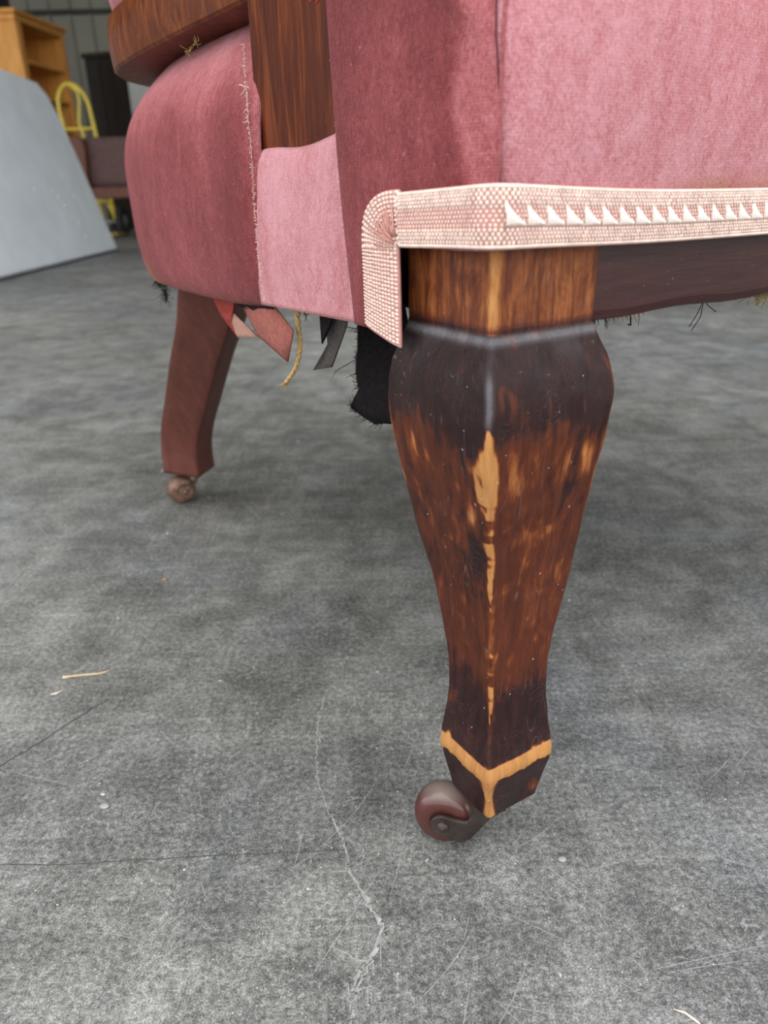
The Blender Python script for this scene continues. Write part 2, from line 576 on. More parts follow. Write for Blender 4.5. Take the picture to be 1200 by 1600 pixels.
floor_mark('gouge', [(rough_line([(-.30, .28), (-.226, .336), (-.183, .397)], .004, .0006), .0011)], M['gouge'], .0001, 'dark straight gouge in the concrete')
floor_mark('saw_mark', [(rough_line([(-.26, .268), (-.162, .266), (-.099, .269), (-.023, .271)], .004, .0003), .0005)], M['gouge'], .0001, 'thin dark line across the concrete')
lines = []
for k in range(420):
    y = .15 + rng.random()**1.6 * 1.5
    x = (rng.random() - .5) * (y * 1.35)
    L = np.clip(rng.normal(.03, .03), .006, .16) * (.5 + y)
    a = math.radians(rng.choice([30, -35, 75, 10]) + rng.normal(0, 22))
    c = rng.normal(0, .12)
    pts = []
    for s in np.linspace(0, 1, 6):
        pts.append((x + math.cos(a + c * s) * L * s, y + math.sin(a + c * s) * L * s))
    w0 = rng.uniform(.00012, .00045) * (.6 + y)
    lines.append((pts, [w0 * q for q in (.2, 1, .8, 1, .6, .1)]))
floor_mark('scratches', lines, M['scratch'], .00008, 'fine pale scratches across the concrete', 'stuff')

# ---- grit lying about, uncountable
V, F = [], []
for k in range(900):
    y = .15 + rng.random()**1.5 * 1.6
    x = (rng.random() - .5) * (y * 1.35)
    s = rng.uniform(.00022, .0006) * (.7 + y) * (2.0 if rng.random() < .04 else 1)
    b = len(V)
    for q in ((1, 0, .3), (0, 1, .3), (-1, 0, .3), (0, -1, .3), (.1, .1, .9)):
        j = rng.normal(0, .25, 3)
        V.append((x + (q[0] + j[0]) * s, y + (q[1] + j[1]) * s, max(0, q[2] - .3 + .3 * j[2]) * s + (.00002)))
    F += [(b, b + 1, b + 4), (b + 1, b + 2, b + 4), (b + 2, b + 3, b + 4), (b + 3, b, b + 4)]
tag(mesh('floor_grit', V, F, M['grit'], None, smooth=False), 'tiny pale grit scattered over the concrete floor', 'grit', kind='stuff')

# ================================================================== THE CHAIR
AX, AY, ANG = .0371, .2472, math.radians(32.5)
W = .50                                   # seat width: mirrored about x = W/2
chair = empty('upholstered_armchair', (AX, AY, 0), ANG)
tag(chair, 'worn rose pink velvet armchair with scuffed wooden legs on castors', 'armchair')

# ---------------------------------------------------------------- front leg
#          z      ex      ey      wy(L)   wx(R)
LEG = [(.310, .0000, .0000, .0495, .0495), (.2575, .0000, .0000, .0500, .0497), (.255, -.0003, -.0003, .0506, .0503),
       (.250, -.0026, -.0026, .0531, .0534), (.245, -.0046, -.0048, .0565, .0572), (.240, -.0062, -.0067, .0593, .0596), (.230, -.0072, -.0082, .0619, .0617),
       (.220, -.0068, -.0083, .0618, .0603), (.210, -.0054, -.0072, .0597, .0578), (.200, -.0034, -.0056, .0572, .0552), (.190, -.0012, -.0038, .0549, .0528),
       (.180, .0010, -.0020, .0523, .0504), (.170, .0030, -.0005, .0492, .0485), (.160, .0049, .0011, .0456, .0467), (.150, .0066, .0022, .0417, .0446),
       (.140, .0081, .0034, .0381, .0420), (.130, .0092, .0041, .0351, .0389), (.120, .0103, .0047, .0331, .0361), (.110, .0107, .0046, .0315, .0343),
       (.100, .0110, .0045, .0306, .0334), (.090, .0104, .0036, .0311, .0338), (.080, .0088, .0017, .0324, .0356), (.072, .0070, -.0003, .0340, .0374),
       (.0665, .0055, -.0020, .0352, .0385), (.0630, .0050, -.0026, .0355, .0388), (.0600, .0055, -.0022, .0350, .0382), (.050, .0080, .0001, .0325, .0352),
       (.042, .0098, .0016, .0304, .0326), (.034, .0114, .0031, .0285, .0298)]
zs = np.concatenate([np.linspace(.310, .258, 40), np.linspace(.2572, .2545, 8), np.linspace(.2535, .068, 190), np.linspace(.0675, .0590, 14), np.linspace(.058, .034, 26)])
sec = catmull(zs, LEG)
NC = 40
def leg_ring(i):
    """corner order: left corner -> arris -> right corner -> back corner; returns xy, face id, t, d_arris, d_edge"""
    z = zs[i]
    ex, ey, wy, wx = sec[i]
    r = .0022 if z > .2565 else (.0016 if z > .068 else .0018)
    if z < .2565 and z > .2545: r = .0018
    x0, x1, y0, y1 = ex, ex + wx, ey, ey + wy
    pts = []
    def seg(p, q, n):
        for k in range(n):
            pts.append(tuple(np.array(p) + (np.array(q) - np.array(p)) * k / n))
    def arc(c, a0, a1, n=6):
        for k in range(n):
            a = math.radians(a0 + (a1 - a0) * k / n)
            pts.append((c[0] + r * math.cos(a), c[1] + r * math.sin(a)))
    seg((x0, y1 - r), (x0, y0 + r), NC)
    arc((x0 + r, y0 + r), 180, 270)
    seg((x0 + r, y0), (x1 - r, y0), NC)
    arc((x1 - r, y0 + r), 270, 360)
    seg((x1, y0 + r), (x1, y1 - r), NC)
    arc((x1 - r, y1 - r), 0, 90)
    seg((x1 - r, y1), (x0 + r, y1), NC)
    arc((x0 + r, y1 - r), 90, 180)
    return np.array(pts), (x0, x1, y0, y1)
V, WEAR, GLINT = [], [], []
def lin(x, a, b):
    return np.clip((x - a) / (b - a), 0, 1)
for i, z in enumerate(zs):
    p, (x0, x1, y0, y1) = leg_ring(i)
    x, y = p[:, 0], p[:, 1]
    dl = np.where(np.abs(x - x0) < 1e-5 + .0025, y - y0, 9)        # along left (side) face from arris
    dr = np.where(np.abs(y - y0) < 1e-5 + .0025, x - x0, 9)        # along right (front) face from arris
    da = np.maximum(0, (x - x0) + (y - y0) - .0009)
    onleft = (np.abs(x - x0) <= np.abs(y - y0))
    # nearest other corner
    dc = np.minimum(np.hypot(x - x0, y - y1), np.hypot(x - x1, y - y0))
    dc = np.minimum(dc, np.hypot(x - x1, y - y1))
    nb = fbm(x * 60 + 3, y * 60, z * 45, 4) - .5
    nv = fbm(x * 330, y * 330, z * 30, 3) - .5
    nz = fbm(x * 140 + 9, y * 140, z * 90, 3) - .5
    zz = z + nb * .022 + nv * .012
    if z > .2560:
        wear = .60 + nb * .25 + nv * .08
        wear = np.where(onleft, wear - .05 + .03 * np.sin(z * 500 + nb * 14), wear + .02)  # side face of the block toned darker than its front face
        wear += .34 * np.exp(-(da / .0016)**2)
        wear -= .45 * np.exp(-((z - .2568) / .0012)**2) * .8
        glint = 0 * x
    elif z > .068:
        wear = .10 + .30 * lin(zz, .228, .214) * (1 - lin(zz, .112, .094))
        # streaky rubbed band below the knee on the front face, patches on the side face
        band = np.exp(-((zz - .207) / .010)**2)
        wear += np.where(onleft, .10, .34) * band * lin(nv, -.06, .10) * lin(da, .002, .012)
        wear -= np.where(onleft, .30 * np.exp(-((dl - .010) / .007)**2) * np.exp(-((z - .222) / .016)**2), 0)
        wear -= np.where(onleft, .34 * np.exp(-((dl - .008) / .007)**2) * np.exp(-((z - .172) / .009)**2), 0)
        wear -= np.where(~onleft, .26 * np.exp(-((dr - .040) / .010)**2) * np.exp(-((z - .197) / .010)**2), 0)
        wear -= np.where(onleft, .08, 0) * lin(z, .12, .15)  # side face toned darker overall than the front face
        wear += np.where(~onleft, .10 * np.exp(-((dr - .022) / .012)**2) * np.exp(-((z - .135) / .03)**2), 0)
        wear += np.where(onleft, .5 * lin(nv, -.10, .05) * np.exp(-((dl - .010) / .0035)**2) * np.exp(-((z - .189) / .006)**2), 0)
        wear += np.where(onleft, .38 * lin(nv, -.06, .06) * np.exp(-((dl - .043) / .0040)**2) * np.exp(-((z - .213) / .008)**2), 0)
        wear += .18 * lin(nz, .10, .22)
        # bare arris
        wa = np.interp(z, [.085, .095, .115, .125, .150, .158, .170, .186, .196, .206, .216, .223, .227], [.0000, .0006, .0010, .0001, .0001, .0010, .0018, .0016, .0030, .0042, .0036, .0014, 0])
        wa = wa * np.where(onleft, 1.35, .75) * (1 + 2.0 * nv + 1.5 * nz)
        gap = lin(fbm(z * 260 + 0 * x, x * 90, 4.4, 3), .36, .50) if z < .196 else 1.0
        amt = np.interp(z, [.09, .125, .15, .19, .2], [.60, .45, .6, .8, .95])
        wear = np.where(wa > .0002, np.maximum(wear, wear + amt * gap * np.exp(-(da / np.maximum(wa, 1e-5))**4)), wear)
        wear += .16 * np.exp(-(da / .0012)**2) * lin(z, .225, .215)
        wc = np.interp(z, [.07, .09, .17, .19, .24, .25], [.0006, .0003, .0005, .0012, .0013, 0]) + 1e-5
        wear += .62 * np.exp(-(dc / wc)**2)
        # bare ridge above the foot undercut
        wear += .9 * lin(z + nv * .006 + nz * .006, .0690, .0672) * np.where(onleft, 1, .9)
        glint = .50 * np.exp(-((.2540 - z) / .0014)**2) + .10 * np.exp(-((.250 - z) / .005)**2) * lin(nb, -.05, .15)  # pale sky sheen painted into the coving below the block
        glint = glint + .40 * np.exp(-(da / .0007)**2) * lin(z, .225, .232) * lin(.246 - z, 0, .006)  # bluish highlight painted down the knee arris
    else:
        k = lin(z + nv * .005 + nb * .004 - np.where(onleft, 0, .0008), .0606, .0594)
        wear = 1.0 * (1 - k) + .06 * k
        wear += .95 * np.exp(-(da / (.0022 + .002 * nv + .0025 * lin(z, .052, .060) + .0016 * lin(z, .040, .034)))**4)
        wear += .5 * np.where(~onleft, np.exp(-((dr - .028) / .003)**2) * np.exp(-((z - .041) / .005)**2), 0)
        wear += .12 * lin(nz, .08, .2)
        glint = 0 * x
    for q, a, b in zip(p, np.broadcast_to(wear, x.shape), np.broadcast_to(glint, x.shape)):
        # small hand-worn unevenness
        V.append((q[0], q[1], z)); WEAR.append(min(max(a, -.1), 1.1)); GLINT.append(min(max(b, 0), 1))
nr = len(V) // len(zs)
F = []
for i in range(len(zs) - 1):
    for k in range(nr):
        k2 = (k + 1) % nr
        F.append((i * nr + k, (i + 1) * nr + k, (i + 1) * nr + k2, i * nr + k2))
F.append(tuple((len(zs) - 1) * nr + k for k in range(nr))[::-1])
F.append(tuple(range(nr)))
V = np.array(V)
V[:, 0] += (fbm(V[:, 0] * 90, V[:, 1] * 90, V[:, 2] * 90, 3) - .5) * .0011
V[:, 1] += (fbm(V[:, 0] * 90 + 11, V[:, 1] * 90, V[:, 2] * 90, 3) - .5) * .0011
front_leg = mesh('front_leg', V, F, M['leg'], chair, attrs={'wear': WEAR, 'glint': GLINT},
                 label='cabriole front leg with dark varnish worn to bare wood on its arris')


def castor(parent, pivot, wheel, rad, thick, mats, z_plate):
    """pivot, wheel: local xy of the swivel and of the wheel centre"""
    px, py = pivot
    wx, wy = wheel
    d = np.array([wx - px, wy - py]); L = np.hypot(*d); d = d / L
    yaw = math.atan2(d[1], d[0])
    R = Matrix.Translation((px, py, 0)) @ Matrix.Rotation(yaw, 4, 'Z')     # local x: trailing direction
    def put(name, vf, m, smooth=True):
        v = [tuple(R @ Vector(q)) for q in vf[0]]
        return mesh(name, v, vf[1], m, parent, smooth=smooth)
    # wheel: rounded bowl wheel
    prof = [(rad * .25, -thick * .48), (rad * .55, -thick * .5), (rad * .80, -thick * .47), (rad * .93, -thick * .33), (rad * .99, -thick * .13),
            (rad, .0), (rad * .99, thick * .13), (rad * .93, thick * .33), (rad * .80, thick * .47), (rad * .55, thick * .5), (rad * .25, thick * .48)]
    put('castor_wheel', lathe_vf(prof, 40, 'Y', (L, 0, rad)), mats[0])
    # two horn shaped cheeks joined by a yoke under the foot plate
    r2 = rad * .42
    top = z_plate - .001
    out = []
    for a in np.linspace(200, 20, 12):        # round end about the axle, away from the leg
        out.append((L + r2 * math.cos(math.radians(a - 110)) , rad + r2 * math.sin(math.radians(a - 110))))
    out = [(L + r2 * math.cos(math.radians(a)), rad + r2 * math.sin(math.radians(a))) for a in np.linspace(-75, 105, 14)]
    out += [(L - rad * .42, rad + r2 * .80), (L - rad * .75, rad * 1.32), (L - rad * .92, rad * 1.62), (L - rad * 1.0, top), (-.009, top), (-.008, top - .003), (-.002, top - .009), (L * .35, rad * .62), (L - rad * .55, rad * .42)]
    for s in (-1, 1):
        y0 = s * (thick * .5 + .0006)
        v, f = prism(out, min(y0, y0 + s * .0022), max(y0, y0 + s * .0022))
        o = put('castor_cheek', (v, f), mats[1], smooth=False)
        bevel(o, .0006, 2)
        pin = lathe_vf([(.0001, .0019), (.0016, .0017), (.0028, .0008), (.0031, 0), (.0031, -.001)][::-1] if s > 0 else [(.0001, -.0019), (.0016, -.0017), (.0028, -.0008), (.0031, 0), (.0031, .001)], 16, 'Y', (L, y0 + s * .0022, rad))
        put('axle_pin', pin, mats[1])
    hw = thick * .5 + .0028
    v, f = box_vf(-.009, L - rad * 1.0, -hw, hw, top - .0035, top)
    o = put('castor_yoke', (v, f), mats[1], smooth=False); bevel(o, .001)
    put('castor_plate', lathe_vf([(.0005, z_plate - .0012), (.0112, z_plate - .0012), (.0116, z_plate), (.0005, z_plate)], 28, 'Z', (0, 0, 0)), mats[1], smooth=False)

castor(front_leg, (.0245, .0185), (.0095, .0330), .0155, .0165, (M['castor_bowl'], M['castor_metal']), .0345)

# ---------------------------------------------------------------- rear leg: sabre shape, set at an angle
dirw = np.array([-.54, .84])                     # across the broad outer face
dirt = np.array([.72, .69])                      # through the thickness
FM = [(.262, .064, .350), (.235, .062, .372), (.2026, .062, .3975), (.1692, .062, .4316), (.1208, .062, .4756), (.0831, .061, .5070), (.060, .060, .518), (.0450, .0595, .5195), (.034, .0595, .5195)]
RW = [(.262, .060), (.2026, .0545), (.1692, .0525), (.1208, .0500), (.0831, .0480), (.060, .0460), (.034, .0450)]
RT = [(.262, .040), (.2026, .036), (.1208, .036), (.0831, .037), (.034, .040)]
rz = np.linspace(.262, .034, 60)
fm, rw, rt = catmull(rz, FM), catmull(rz, RW)[:, 0], catmull(rz, RT)[:, 0]
V, F = [], []
for i, z in enumerate(rz):
    c0 = fm[i]
    ring = []
    cs = [c0, c0 + dirt * rt[i], c0 + dirt * rt[i] + dirw * rw[i], c0 + dirw * rw[i]]
    for a, b in zip(cs, cs[1:] + cs[:1]):
        n = 6
        e = .03
        for t_ in (.03, .2, .4, .6, .8, .97):
            ring.append(a + (b - a) * t_)
    V += [(q[0], q[1], z) for q in ring]
m = len(ring)
for i in range(len(rz) - 1):
    for k in range(m):
        F.append((i * m + k, i * m + (k + 1) % m, (i + 1) * m + (k + 1) % m, (i + 1) * m + k))
F.append(tuple((len(rz) - 1) * m + k for k in range(m))); F.append(tuple(range(m))[::-1])
rear_leg = mesh('rear_leg', V, F, M['rear_wood'], chair, smooth=False, label='reddish brown sabre rear leg sweeping backwards')
rear_leg.data.polygons.foreach_set('use_smooth', [abs(p.normal.z) < .9 for p in rear_leg.data.polygons])
c_bot = np.array([.0595, .5195]) + dirt * .018 + dirw * .022
castor(rear_leg, tuple(c_bot), tuple(c_bot + np.array([-.0115, -.0005])), .0150, .0190, (M['rusty'], M['rusty']), .0345)


def mirror_tree(o):
    c = o.copy(); COL.objects.link(c); c.parent = chair
    c.scale = (-1, 1, 1); c.location = (W, 0, 0)
    for ch in list(o.children):
        d = ch.copy(); COL.objects.link(d); d.parent = c
    return c
fl2 = mirror_tree(front_leg); fl2['label'] = 'matching cabriole front leg at the far end of the front rail'
rl2 = mirror_tree(rear_leg); rl2['label'] = 'matching sabre rear leg on the far side'

# ---------------------------------------------------------------- front rail
v, f = [], []
nx = 40
for i in range(nx):
    x = .0488 + (W - .0976) * i / (nx - 1)
    b = .2556 - .0006 * math.sin(i * .9)
    for y, z in ((.0020, .312), (.0015, b + .004), (.0025, b + .001), (.005, b), (.024, b), (.026, b + .002), (.026, .312)):
        v.append((x, y, z))
f = gridfaces(nx, 7) + [tuple(range(7)), tuple(range((nx - 1) * 7, nx * 7))[::-1]]
mesh('front_rail', v, f, M['rail_wood'], chair, smooth=False, label='dark stained front seat rail')

# ---------------------------------------------------------------- velvet panels
def panel(name, fn, nu, nv, label, t=.0022):
    P, NAP_LIGHT, WORN = [], [], []
    for i in range(nu):
        for j in range(nv):
            p, nap_light, worn = fn(i / (nu - 1), j / (nv - 1))
            P.append(p); NAP_LIGHT.append(nap_light); WORN.append(worn)
    o = mesh(name, P, gridfaces(nu, nv), M['velvet'], chair, attrs={'nap_light': NAP_LIGHT, 'worn': WORN}, label=label)
    solidify(o, t, 0)
    return o

def gauss(x, s): return math.exp(-(x / s)**2)

FRONT = [(0, .2875, -.0020), (.12, .296, -.0050), (.3, .316, -.0085), (.5, .340, -.0100), (.68, .362, -.0080), (.82, .382, .0010), (.92, .395, .018), (1, .401, .045)]
ft = np.linspace(0, 1, 41)
fprof = catmull(ft, FRONT)
def front_fn(u, v):
    s = u**1.6 if u < .5 else u          # denser near the seam
    x = W * u
    k = int(round(v * 40))
    z, y = fprof[k]
    e = min(x, W - x)
    cr = math.exp(-e / .010)
    kz = max(0, min(1, (z - .295) / .045))
    y += (.0055 + .002 * kz) * cr         # rounds back towards the corner seam
    xx = x - .0046 * kz * (1 - 2 * u) * math.exp(-e / .03)
    # seat front slopes a touch, soft undulation
    y += .0012 * (vnoise(x * 22, z * 22, 3.1) - .5) * 2
    worn = 1.1 * max(0, 1 - abs(z - .3010) / .0042) * (1 if x > .085 else max(0, (x - .06) / .025)) * (.4 + .6 * vnoise(x * 90, z * 200, 1))
    nap_light = .80 + .12 * (vnoise(x * 26, z * 14, 8) - .5) - .10 * max(0, (z - .345) / .03)
    return (xx, y, z), nap_light, min(1, worn)
panel('front_panel', front_fn, 161, 41, 'pale rose velvet seat front panel')

def side_fn(u, v):
    yb = .0815 + (.0925 - .0815) * max(0, min(1, (.2526 + v * .13 - .2526) / .114))
    y = -.0005 + (yb + .0005) * u
    zb = .2830 - (.2830 - .2515) * max(0, min(1, (y - .0500) / .004))
    z = zb + (.402 - zb) * v
    e = y
    over = max(0, (z - .366) / .036)
    z = z - .010 * over**2
    x = -.0062 + .0052 * math.exp(-max(e, 0) / .0075) + .0005 * math.sin(z * 60)
    x += -.0022 * gauss(z - .335, .05)
    x += .0035 * math.exp(-(yb - y) / .0025)                 # turned under at the back edge
    y2 = y - .0022 * math.exp(-max(e, 0) / .010) - .0018 * gauss(z - .34, .04) * math.exp(-max(e, 0) / .01)
    # pleat folds at the corner
    if z > .335:
        a = (z - .335) / .05
        x -= .0060 * a * gauss(y - (.004 + .030 * max(0, (z - .342) / .04)), .006)
        x += .0050 * a * gauss(y - (.002 + .012 * max(0, (z - .345) / .03)), .0035)
    x += .060 * over**2.2
    y2 += .030 * over**2.2 * math.exp(-max(e, 0) / .02)
    yl = .0105 + .002 * math.sin(z * 120) + .004 * (vnoise(z * 70, 2, 5) - .5)
    strip = 1 / (1 + math.exp((y - yl) / .0009))
    nap_light = .13 + .38 * strip + .10 * (vnoise(y * 60, z * 60, 2) - .5) + .22 * math.exp(-(yb - y) / .003) + .12 * max(0, 1 - (z - .283) / .012) * (1 if y < .045 else 0)
    nap_light -= .06 * strip * 0
    return (x, y2, z), nap_light, 0
sp1 = panel('side_front_panel', side_fn, 70, 61, 'dark rose velvet wrapped round the seat corner')

def recess_fn(u, v):
    y = .074 + (.1845 - .074) * u
    zt = .3230 - .0012 * u + .0012 * math.sin(u * 9)
    z = .2505 - .0025 * u + (zt - .2505) * v
    x = .0010 - .0022 * gauss(v - .45, .4) + .0005 * (vnoise(y * 50, z * 50, 1) - .5)
    x += .003 * math.exp(-(1 - v) * 20)
    nap_light = .86 + .10 * (vnoise(y * 40, z * 40, 4) - .5) - .35 * math.exp(-(y - .076) / .004) * 0
    return (x, y, z), nap_light, .5 * max(0, 1 - v / .03)
sp2 = panel('recessed_panel', recess_fn, 50, 36, 'light pink velvet panel let in below the arm post', .002)

for o in (sp1, sp2):
    c = mirror_tree(o); c['label'] = 'matching velvet panel on the far side of the seat'

# plan of the seat side and back: (s, x, y)
PLAN = [(0, -.0015, .1745), (.03, -.0050, .200), (.08, -.0085, .250), (.14, -.0090, .310), (.19, -.0060, .360), (.23, .0005, .400), (.27, .0125, .438), (.31, .034, .472), (.36, .075, .498), (.43, .14, .514), (.54, W / 2, .520)]
half = catmull(np.linspace(0, .54, 110), PLAN)
plan = np.concatenate([half, [(W - x, y) for x, y in half[::-1][1:]]])
def plan_norm(i):
    a, b = plan[max(i - 1, 0)], plan[min(i + 1, len(plan) - 1)]
    d = (b - a) / (np.hypot(*(b - a)) + 1e-9)
    return np.array([d[1], -d[0]])      # inward
#       v     z     inset
CP = [(0, .2440, .0150), (.04, .2455, .0085), (.12, .2540, .0035), (.28, .2750, .0000), (.45, .3020, -.0012), (.62, .3280, -.0006), (.72, .3440, .0028), (.82, .3575, .0095), (.91, .3700, .0200), (1, .3850, .0370)]
cprof = catmull(np.linspace(0, 1, 46), CP)
npl = len(plan)
V, NAP_LIGHT, WORN = [], [], []
for i in range(npl):
    nrm = plan_norm(i)
    s = min(i, npl - 1 - i) / 109 * .54
    roll = math.exp(-s / .006)
    for k in range(46):
        z, ins = cprof[k]
        z = z + .003 * max(0, 1 - s / .06) * (1 - k / 45) - .0015 * gauss(s - .23, .05) * (1 - k / 45)
        p = plan[i] + nrm * (ins + .0045 * roll)
        p = p + nrm * .0016 * (vnoise(p[0] * 25, p[1] * 25, z * 25) - .5)
        V.append((p[0], p[1], z))
        nap_light = .27 + .40 * math.exp(-s / .004) + .40 * max(0, (z - .335) / .035) - .12 * gauss(s - .03, .02) + .14 * (vnoise(s * 30, z * 50, 7) - .5)  # pile tone, with the crown painted paler as if lit from above
        nap_light -= .10 * gauss(z - .29, .03)
        NAP_LIGHT.append(nap_light)
        wr = .9 * gauss(s - .225, .035) * max(0, 1 - (z - .244) / .020) + .35 * max(0, 1 - (z - .244) / .006)
        WORN.append(min(1, wr))
o = mesh('seat_side', V, gridfaces(npl, 46), M['velvet'], chair, attrs={'nap_light': NAP_LIGHT, 'worn': WORN}, label='bulging rose velvet side and back of the seat')
solidify(o, .002, 0)

# seat top cushion (above the picture)
V, NAP_LIGHT, n = [], [], 28
for i in range(n):
    for j in range(n):
        a, b = i / (n - 1), j / (n - 1)
        x = .045 + (W - .09) * a
        yb = .515 - .11 * abs(2 * a - 1)**3
        y = .035 + (yb - .10) * b
        V.append((x, y, .380 + .026 * (1 - (2 * a - 1)**4) * (1 - (2 * b - 1)**6) ** 1))
        NAP_LIGHT.append(.6)
o = mesh('seat_top', V, gridfaces(n, n), M['velvet'], chair, attrs={'nap_light': NAP_LIGHT, 'worn': [0] * len(V)})
solidify(o, .004, -1)

# corner seam
pts = [front_fn(0, k / 40)[0] for k in range(3, 33)]
tube('corner_seam', [(p[0] - .0006, p[1] - .0010, p[2]) for p in pts], .00028, M['seam'], chair, 6, label='dark stitched seam at the seat corner')

# raised, frayed velvet edge strips beside the arm post
def fray(name, path, n, length, mat, r, parent=chair, spread=1.0, bias=(0, 0, 0), label=None, curl=.5):
    L = []
    P = np.array(path, float)
    for k in range(n):
        q = rng.random() * (len(P) - 1)
        i = int(q); p = P[i] + (P[i + 1] - P[i]) * (q - i)
        d = rng.normal(0, 1, 3) * spread + np.array(bias)
        d = d / np.linalg.norm(d) * length * rng.uniform(.3, 1.2)
        c = rng.normal(0, curl, 3) * np.linalg.norm(d)
        L.append(([p, p + d * .5 + c * .35, p + d + c * .2], [r, r * .8, r * .4]))
    return tubes(name, L, mat, parent, 3, label=label)

# ---------------------------------------------------------------- arm post, back rail, back, arm
def rbox_grid(name, b, mat, label=None, bev=.003, parent=chair):
    return box(name, b, mat, parent, bev, label)
post_out = [(.0885, .300), (.1840, .300), (.1835, .34), (.1830, .385), (.1820, .45), (.178, .52), (.170, .60), (.098, .60), (.094, .52), (.0925, .45), (.0915, .385), (.0895, .34)]
for sx in (0, 1):
    v = [((.0035 if sx == 0 else W - .0035), y, z) for y, z in post_out] + [((.034 if sx == 0 else W - .034), y, z) for y, z in post_out]
    k = len(post_out)
    f = [tuple(range(k)), tuple(range(2 * k - 1, k - 1, -1))] + [(i, i + k, (i + 1) % k + k, (i + 1) % k) for i in range(k)]
    o = mesh('arm_post', v, f, M['show_wood'], chair, smooth=False, label='flat polished mahogany arm post')
    bevel(o, .0025, 2)

RPLAN = [(0, .0050, .170), (.03, .0040, .205), (.09, .0015, .265), (.15, .0000, .325), (.20, .0005, .375), (.235, .0035, .412), (.265, .0125, .442), (.31, .036, .476), (.36, .078, .504), (.43, .14, .520), (.54, W / 2, .526)]
rh = catmull(np.linspace(0, .54, 90), RPLAN)
rplan = np.concatenate([rh, [(W - x, y) for x, y in rh[::-1][1:]]])
sect = [(0.002, .3840), (.034, .3830), (.036, .385), (.036, .4150), (.034, .4175), (.0025, .4170), (.0005, .4150), (-.0012, .400), (.0004, .3855)]
V = []
for i in range(len(rplan)):
    a, b = rplan[max(i - 1, 0)], rplan[min(i + 1, len(rplan) - 1)]
    d = (b - a) / np.hypot(*(b - a)); nrm = np.array([d[1], -d[0]])
    for ins, z in sect:
        p = rplan[i] + nrm * ins
        V.append((p[0], p[1], z))
k = len(sect)
F = []
for i in range(len(rplan) - 1):
    for j in range(k):
        j2 = (j + 1) % k
        F.append((i * k + j, (i + 1) * k + j, (i + 1) * k + j2, i * k + j2))
F += [tuple(range(k)), tuple((len(rplan) - 1) * k + j for j in range(k))[::-1]]
o = mesh('back_rail', V, F, M['arm_wood'], chair, label='curved mahogany back rail above the seat')
e = o.modifiers.new('es', 'EDGE_SPLIT'); e.split_angle = math.radians(40)

V, NAP_LIGHT = [], []
for i in range(len(rplan)):
    a, b = rplan[max(i - 1, 0)], rplan[min(i + 1, len(rplan) - 1)]
    d = (b - a) / np.hypot(*(b - a)); nrm = np.array([d[1], -d[0]])
    for j in range(14):
        t_ = j / 13
        ins = .016 - .012 * math.sin(t_ * math.pi)
        p = rplan[i] + nrm * ins
        V.append((p[0], p[1], .416 + .20 * t_)); NAP_LIGHT.append(.7)
o = mesh('backrest', V, gridfaces(len(rplan), 14), M['velvet'], chair, attrs={'nap_light': NAP_LIGHT, 'worn': [0] * len(V)}, label='pink velvet back above the rail')
solidify(o, .02, 0)
V = []
for i in range(len(rplan)):
    a, b = rplan[max(i - 1, 0)], rplan[min(i + 1, len(rplan) - 1)]
    d = (b - a) / np.hypot(*(b - a)); nrm = np.array([d[1], -d[0]])
    for ins, z in ((-.008, .600), (.045, .600), (.045, .628), (-.008, .628)):
        p = rplan[i] + nrm * ins
        V.append((p[0], p[1] if i not in (0, len(rplan) - 1) else .06, z))
F = []
for i in range(len(rplan) - 1):
    for j in range(4):
        F.append((i * 4 + j, (i + 1) * 4 + j, (i + 1) * 4 + (j + 1) % 4, i * 4 + (j + 1) % 4))
F += [(0, 1, 2, 3), tuple((len(rplan) - 1) * 4 + j for j in (3, 2, 1, 0))]
o = mesh('arm_rail', V, F, M['arm_wood'], chair, smooth=False); bevel(o, .004)

# black dustcover under the seat
V = [(.02, .03, .256), (W - .02, .03, .256)] + [(x, y, .2535) for x, y in [(W - .03, .36), (W - .09, .47), (.09, .47), (.03, .36)]]
o = mesh('dust_cover', V, [(0, 1, 2, 3, 4, 5)], M['black_cloth'], chair, smooth=False); solidify(o, .001)

# ---------------------------------------------------------------- gimp braid
BW = .0170
Z0 = .2824
RC = .0085
OFF = -.0076
def unrolled(q):
    """q<0 along the front face (x=-q), q>0 along the side face (y=q): position and outward normal in plan"""
    L = RC * math.pi / 2
    if q < -L / 2:
        return np.array([-q - L / 2 + OFF + RC, OFF]), np.array([0, -1.])
    if q > L / 2:
        return np.array([OFF, q - L / 2 + OFF + RC]), np.array([-1., 0])
    a = (q + L / 2) / L * math.pi / 2
    n = np.array([-math.sin(a), -math.cos(a)])
    return np.array([OFF + RC, OFF + RC]) + n * RC, n
Q1 = .0435                                # where the braid is folded downwards
LF = W + .008
def braid_qz(s, t):
    """s: along the braid from the far end; t: 0 lower/inner edge .. 1 upper/outer edge"""
    w_ = BW
    sag = .0010 * math.sin(s * 23)
    h = LF + Q1
    if s <= h:
        q = -LF + s
        return q, Z0 + t * w_ * (1 + .10 * math.exp(-abs(q) / .04)) + .0014 * math.exp(-(q / .05)**2)
    fan = .022
    if s <= h + fan:
        a = (s - h) / fan * math.pi / 2
        rr = .0010 + t * (w_ + .0006)
        sq = 1 + .10 * math.sin(2 * a)**2
        return Q1 + rr * math.sin(a) * sq * 1.35, Z0 + .0005 + rr * math.cos(a) * sq
    d = s - h - fan
    return Q1 + (.0010 + t * (w_ + .0006)) * 1.35 - .02 * d, Z0 - d * (1 - .16 * t)
LT = LF + Q1 + .022 + .0345
